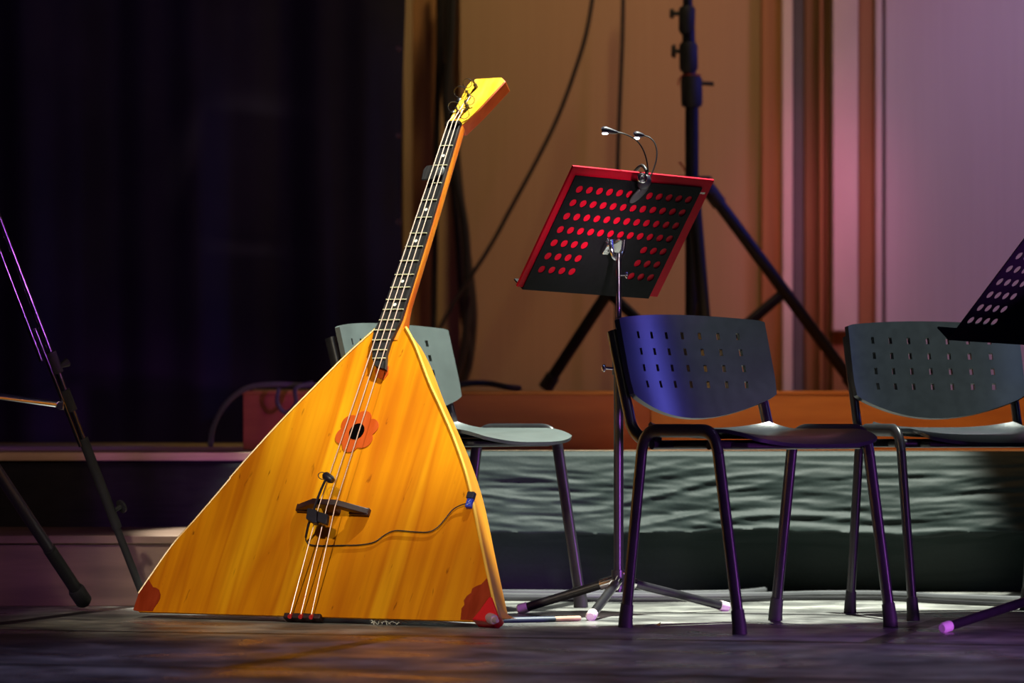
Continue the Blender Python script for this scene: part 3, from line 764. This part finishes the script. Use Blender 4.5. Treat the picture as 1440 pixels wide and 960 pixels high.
# ================================================================== LEFT STANDS
def tripod_leg_feet(hub, f0):
    r = Vector((f0.x-hub.x,f0.y-hub.y,0))
    return [f0]+[Vector((hub.x,hub.y,0))+Matrix.Rotation(a,3,'Z') @ r for a in (R(120),R(-120))]
apex = at(-120,47,9.7); f0 = Vector((at(206,856,10.14).x,10.14,0))
tv = empty('telescopic_tripod', (apex.x,apex.y,0))
tag(tv, 'tall thin twin-tube tripod at far left, its foot behind the balalaika', 'tripod')
tb = Vector((apex.x,apex.y,0))
def T(mb, name, m, par=tv, **k): mb.v = [v-tb for v in mb.v]; return mb.build(name, m, par, **k)
T(MB().tube([apex+Vector((0,0,-.08)),apex+Vector((0,0,-.04)),apex+Vector((0,0,.05))], [.03,.055,.05], 18), 'head_casting', M_RUBBER)
T(MB().tube([apex+Vector((0,0,.04)),apex+Vector((0,0,.10))], .035, 18), 'head_plate', M_RUBBER)
sp_c = Vector((apex.x,apex.y,.588))
T(MB().tube([sp_c-Vector((0,0,.02)),sp_c+Vector((0,0,.02))], .03, 14), 'spreader_hub', M_RUBBER)
for idx, f in enumerate(tripod_leg_feet(apex, f0)):
    d = Vector((f.x-apex.x,f.y-apex.y,0)).normalized(); top = apex+d*.04; ft = f+Vector((0,0,.012))
    ax = (ft-top); sd = Vector((-d.y,d.x,0)); L_ = ax.length; un = ax.normalized()
    inn = un.cross(sd)
    if inn.z > 0: inn = -inn
    s_top = -(top.z-.0)
    fr = lambda t: top+ax*t
    lg = T(MB().tube([fr(0),fr(.745)], (.0075,.0075), 16), 'leg', M_TUBE)
    off = inn*.034 if idx == 0 else sd*.03
    T(MB().tube([fr(.0)+off,fr(.553)+off], .0055, 10), 'leg_tube', M_TUBE, lg)
    T(MB().tube([fr(.50)+off*.55,fr(.71)+off*.45], .0050, 10), 'leg_tube', M_TUBE, lg)
    T(MB().tube([fr(.70)+off*.1,fr(.995)], .0105, 12), 'lower_tube', M_RUBBER, lg)
    T(MB().tube([fr(.70),fr(.86)], .0135, 12), 'lower_sleeve', M_RUBBER, lg)
    for t, s_ in ((.565,.016),(.632,.014)):
        cc = T(MB().tube([fr(t-.018),fr(t+.018)], s_, 12), 'leg_collar', M_RUBBER, lg)
    k0 = fr(.575)-inn*.012
    T(MB().tube([k0,k0-inn*.026], [.006,.012], 10), 'lock_knob', M_RUBBER, lg)
    k0 = fr(.832)-inn*.012
    T(MB().tube([k0,k0-inn*.020,k0-inn*.021,k0-inn*.028], [.006,.006,.019,.017], 12), 'lock_knob', M_RUBBER, lg)
    T(MB().tube([fr(.985),ft+Vector((0,0,-.010))], .013, 12), 'rubber_foot', M_RUBBER, lg)
    a = fr(.632)+off*.8
    T(MB().tube([sp_c,a], (.0085,.004), 8), 'spreader_bar', M_CHROME, lg)
    T(MB().box(a.x-.008,a.x+.010,a.y-.012,a.y+.004,a.z-.014,a.z+.008), 'spreader_clip', M_CHROME, lg, bevel=.002)
hub = at(-230,345,9.3); f0 = Vector((at(118,858,10.07).x,10.07,0))
sp = empty('speaker_stand', (hub.x,hub.y,0))
tag(sp, 'thick black stand leg with a rubber boot at the far left floor', 'stand')
sb = Vector((hub.x,hub.y,0))
def S(mb, name, m, par=sp, **k): mb.v = [v-sb for v in mb.v]; return mb.build(name, m, par, **k)
S(MB().tube([Vector((hub.x,hub.y,.25)),Vector((hub.x,hub.y,1.7))], .0175, 16), 'pole', M_GREYTUBE)
S(MB().tube([hub-Vector((0,0,.05)),hub+Vector((0,0,.04))], .04, 16), 'leg_hub', M_RUBBER)
for f in tripod_leg_feet(hub, f0):
    d = Vector((f.x-hub.x,f.y-hub.y,0)).normalized(); top = hub+d*.04; ft = f+Vector((0,0,.024))
    dr = (ft-top).normalized()
    lg = S(MB().tube([top,ft], .0155, 16), 'leg', M_GREYTUBE)
    S(MB().tube([ft-dr*.20,ft-dr*.045], .0172, 16), 'leg_sleeve', M_RUBBER, lg)
    S(MB().tube([ft-dr*.05,ft-dr*.042,ft,ft+dr*.008], [.019,.0225,.0225,.016], 16), 'rubber_boot', M_RUBBER, lg)
    S(MB().tube([top+(ft-top)*.4,Vector((hub.x,hub.y,.34))], .008, 10), 'brace', M_GREYTUBE, lg)

# ================================================================== CABLES AND SMALL THINGS
def cable(pts, r, m, label, group=None, name='cable', k=7):
    o = MB().tube(catmull(pts,k), r, 8).build(name, m); return tag(o, label, 'cable', group)
WC = WD-.16
WX = WD-.34
cable([at(838,-40,WX),at(826,40,WX),at(805,110,WX),at(782,170,WX),at(755,225,WX),at(720,290,WX),at(690,345,WX),at(660,392,WX),at(630,440,WX),at(612,475,WX)], .008, M_CABLE, 'black cable sagging diagonally across the tan wall panel', name='hanging_cable')
cable([at(877,-40,WC),at(875,60,WC),at(871,160,WC),at(868,260,WC),at(866,380,WC),at(868,520,WC)], .008, M_CABLE, 'black cable hanging straight down the wall above the music lamp', name='hanging_cable')
for i, (xs, lab) in enumerate((((630,628,632,640,650,662,658,648),'thickest black cable of the hanging bundle right of the neck'),((622,620,626,636,644,650,661,652),'black cable inside the hanging bundle behind the balalaika neck'),((638,634,628,640,655,657,651,640),'black cable at the right of the hanging bundle behind the neck'))):
    cable([at(x,y,WC-.055*i) for x,y in zip(xs,(-40,60,140,240,330,430,500,540))], (.024,.013,.015)[i], M_CABLE, lab, name='hanging_cable')
for i, xs in enumerate(((618,617,614,612,610,608),)):
    cable([at(x,y,WC+.05) for x,y in zip(xs,(-40,80,200,320,440,545))], .012, M_CABLE, 'thin black cable hanging close to the brown wall post at left', name='hanging_cable')
def fc(pts, r): return [Vector((on_floor(x,y,r).x,on_floor(x,y,r).y,r)) for x,y in pts]
g = 'cables lying along the foot of the cloth skirt'
cable(fc([(650,832.5),(760,833.5),(860,834),(960,834.5),(1040,833),(1075,829.5)],.009), .009, M_CABLEG, 'grey cable along the foot of the cloth skirt, farthest back', g, 'floor_cable')
cable(fc([(650,837),(760,839),(880,838),(985,838),(1080,837),(1160,835),(1250,835.5),(1340,840),(1470,844)],.010), .010, M_CABLEG, 'thick grey cable running along the skirt foot to the right edge', g, 'floor_cable')
cable(fc([(660,842),(740,842),(850,843),(960,843),(1030,843.5),(1120,841),(1230,841),(1330,846),(1470,852)],.006), .006, M_CABLE, 'thin black cable nearest the chairs along the skirt foot', g, 'floor_cable')
cd = 11.9
zc_ = Z1+.008
cable([at(296,626,11.75),at(300,600,11.8),at(318,567,11.9),at(348,545,12.05),at(385,540,12.15),at(415,541,12.22),at(450,542,12.3)], .009, M_CABLEG, 'grey cable looping over the left end of the orange riser', name='loop_cable')
cable([at(392,546,12.12),at(390,566,12.1),at(402,580,12.1),at(416,568,12.1),at(416,546,12.14),at(440,538,12.17)], .007, M_CABLEG, 'small grey cable loop against the red riser board', name='loop_cable')
cz = ZT+.012
cable([at(600,543.5,12.5)]+[Vector((wx(x,12.5+o),12.5+o,cz+h_)) for x,o,h_ in ((640,.0,.008),(665,.03,.016),(690,.06,.014),(710,.02,.004),(730,.1,0))], .010, M_CABLEG, 'grey cable coil end on the riser top behind the seat', name='loop_cable')
# stick on the floor
p = on_floor(752,870.5,.007); q = on_floor(690,872,.007); e = on_floor(815,869,.007)
sk = empty('wooden_stick', (p.x,p.y,.0))
tag(sk, 'short dark painted stick with a bare wooden end on the floor', 'stick')
p2 = on_floor(779,870,.007)
b_ = Vector((p.x,p.y,0))
MB().tube([q-b_,p2-b_], (.0075,.013), 12).build('stick_body', M_STICKBLU, sk)
MB().tube([p2-b_,e-b_], (.0065,.009), 12).build('bare_end', M_STICKW, sk)['label'] = 'bare wood end'
# scrap of foil
mb = MB(); c0 = on_floor(916,881)
pts = [(-.022,-.02,.001),(-.008,.03,.004),(.004,-.02,.007),(.012,.02,.003),(.024,.035,.009),(.02,-.01,.002)]
mb.v = [c0+Vector(x) for x in pts]; mb.f = [(0,2,1),(2,3,1),(2,5,3),(5,4,3)]
tag(mb.build('foil_scrap', M_CHROME, solid=.001, smooth=0), 'tiny crumpled foil scrap on the floor before the folder stand', 'scrap')
def lint(px, py, n, sp_, label):
    mb = MB(); c0 = on_floor(px,py)
    for i in range(n):
        a = random.uniform(0,2*PI); r_ = random.uniform(.3,1)*sp_
        p0 = c0+Vector((random.uniform(-1,1)*sp_,random.uniform(-1,1)*sp_,.002)); p1 = p0+Vector((math.cos(a)*r_,math.sin(a)*r_,random.uniform(.002,.012)))
        mb.tube(catmull([p0,(p0+p1)/2+Vector((0,0,.006)),p1],3), .0008, 4)
    o = mb.build('lint_tuft', M_PEARL); tag(o, label, 'lint', kind='stuff')
lint(545,878.5,26,.035,'wisp of pale lint on the floor under the balalaika edge')

# ================================================================== LIGHT
def spot(name, loc, target, power, col, cone, blend=.3, size=.1):
    l = bpy.data.lights.new(name, 'SPOT'); l.energy = power; l.color = col; l.spot_size = R(cone); l.spot_blend = blend; l.shadow_soft_size = size
    o = bpy.data.objects.new(name, l); C.objects.link(o); o.location = loc
    d = Vector(target)-Vector(loc); o.rotation_euler = d.to_track_quat('-Z','Y').to_euler()
    return o
# one hard overhead spot rakes down the soundboard and pools on the floor behind it
spot('overhead_spot', (1.2,10.3,5.6), (.26,10.60,0), 4600, (.93,1,.88), 26.2, .12, .05)
spot('front_spot', (-2.2,4.5,4.2), (-.50,9.6,.30), 900, (1,.90,.70), 14.5, .5, .15)
spot('desk_fill', (1.9,4.6,.45), (.21,9.86,.99), 2900, (1,.80,.88), 3.3, 1, .1)  # added fill aimed at the folder to bring up its red
spot('blue_side', (4.4,10.7,1.9), (.6,9.4,.65), 90, (.16,.16,1), 20, 1, .4)
spot('blue_back', (3.4,12.7,2.6), (.7,13.1,1.5), 160, (.12,.12,1), 26, .8, .2)
spot('violet_low', (3.0,5.4,.40), (.60,9.4,.13), 760, (.62,.15,1), 15, .7, .2)
spot('violet_left', (2.4,8.75,.98), (-1.35,10.0,.78), 460, (.62,.14,1), 8, .8, .12)
spot('violet_boot', (-3.0,7.6,1.0), (-1.3,10.0,.25), 70, (.5,.12,1), 14, .8, .3)
spot('curtain_fill', (-.6,9.0,4.6), (-1.9,13.3,1.2), 140, (.55,.24,1), 40, .8, .3)  # added violet light that lifts the black curtain
spot('left_fill', (-3.0,5.0,2.6), (-1.5,10.9,.3), 160, (1,.62,.50), 18, .9, .3)  # added light to brighten the plank edge and step
spot('front_fill', (1.6,2.5,4.5), (.8,9.4,.3), 90, (.35,.50,1), 22, .7, .3)
spot('floor_fill', (.2,7.2,8.0), (.2,7.5,0), 480, (.58,.52,1), 24, .5, .3)  # added soft light over the dark front of the floor
spot('amber_wash', (.8,12.5,4.9), (-.05,14.6,1.2), 262, (1,.78,.36), 50, 1, .3)
spot('pink_wash', (2.6,12.0,4.6), (1.35,14.6,1.2), 190, (1,.40,.62), 44, .9, .3)
spot('pink_column', (1.45,12.6,3.4), (1.16,14.6,1.2), 200, (1,.18,.48), 15, 1, .2)
spot('pink_top', (.4,13.3,3.6), (.4,14.6,2.15), 22, (1,.25,.35), 50, 1, .2)
spot('lavender_wash', (3.0,12.4,3.9), (2.1,14.6,1.4), 150, (.45,.48,1), 46, .9, .3)
spot('riser_wash', (1.6,9.5,4.8), (1.3,12.2,.5), 480, (1,.58,.22), 26, .7, .3)
w = bpy.data.worlds.new('World'); bpy.context.scene.world = w; w.use_nodes = True
w.node_tree.nodes['Background'].inputs[0].default_value = (.35,.22,.6,1); w.node_tree.nodes['Background'].inputs[1].default_value = .012

# ================================================================== CAMERA
cam = bpy.data.cameras.new('camera'); co = bpy.data.objects.new('camera', cam); C.objects.link(co)
co.location = (0,0,EYE); co.rotation_euler = (R(90),0,0)
cam.lens = 135; cam.sensor_width = 36; cam.shift_y = (HY-480)/1440; cam.clip_end = 100
cam.dof.use_dof = True; cam.dof.focus_distance = 9.6; cam.dof.aperture_fstop = 3.6
sc = bpy.context.scene; sc.camera = co
sc.view_settings.view_transform = 'Standard'; sc.view_settings.look = 'None'; sc.view_settings.exposure = 0; sc.view_settings.gamma = 1
sc.view_settings.use_curve_mapping = False
sc.cycles.use_denoising = True
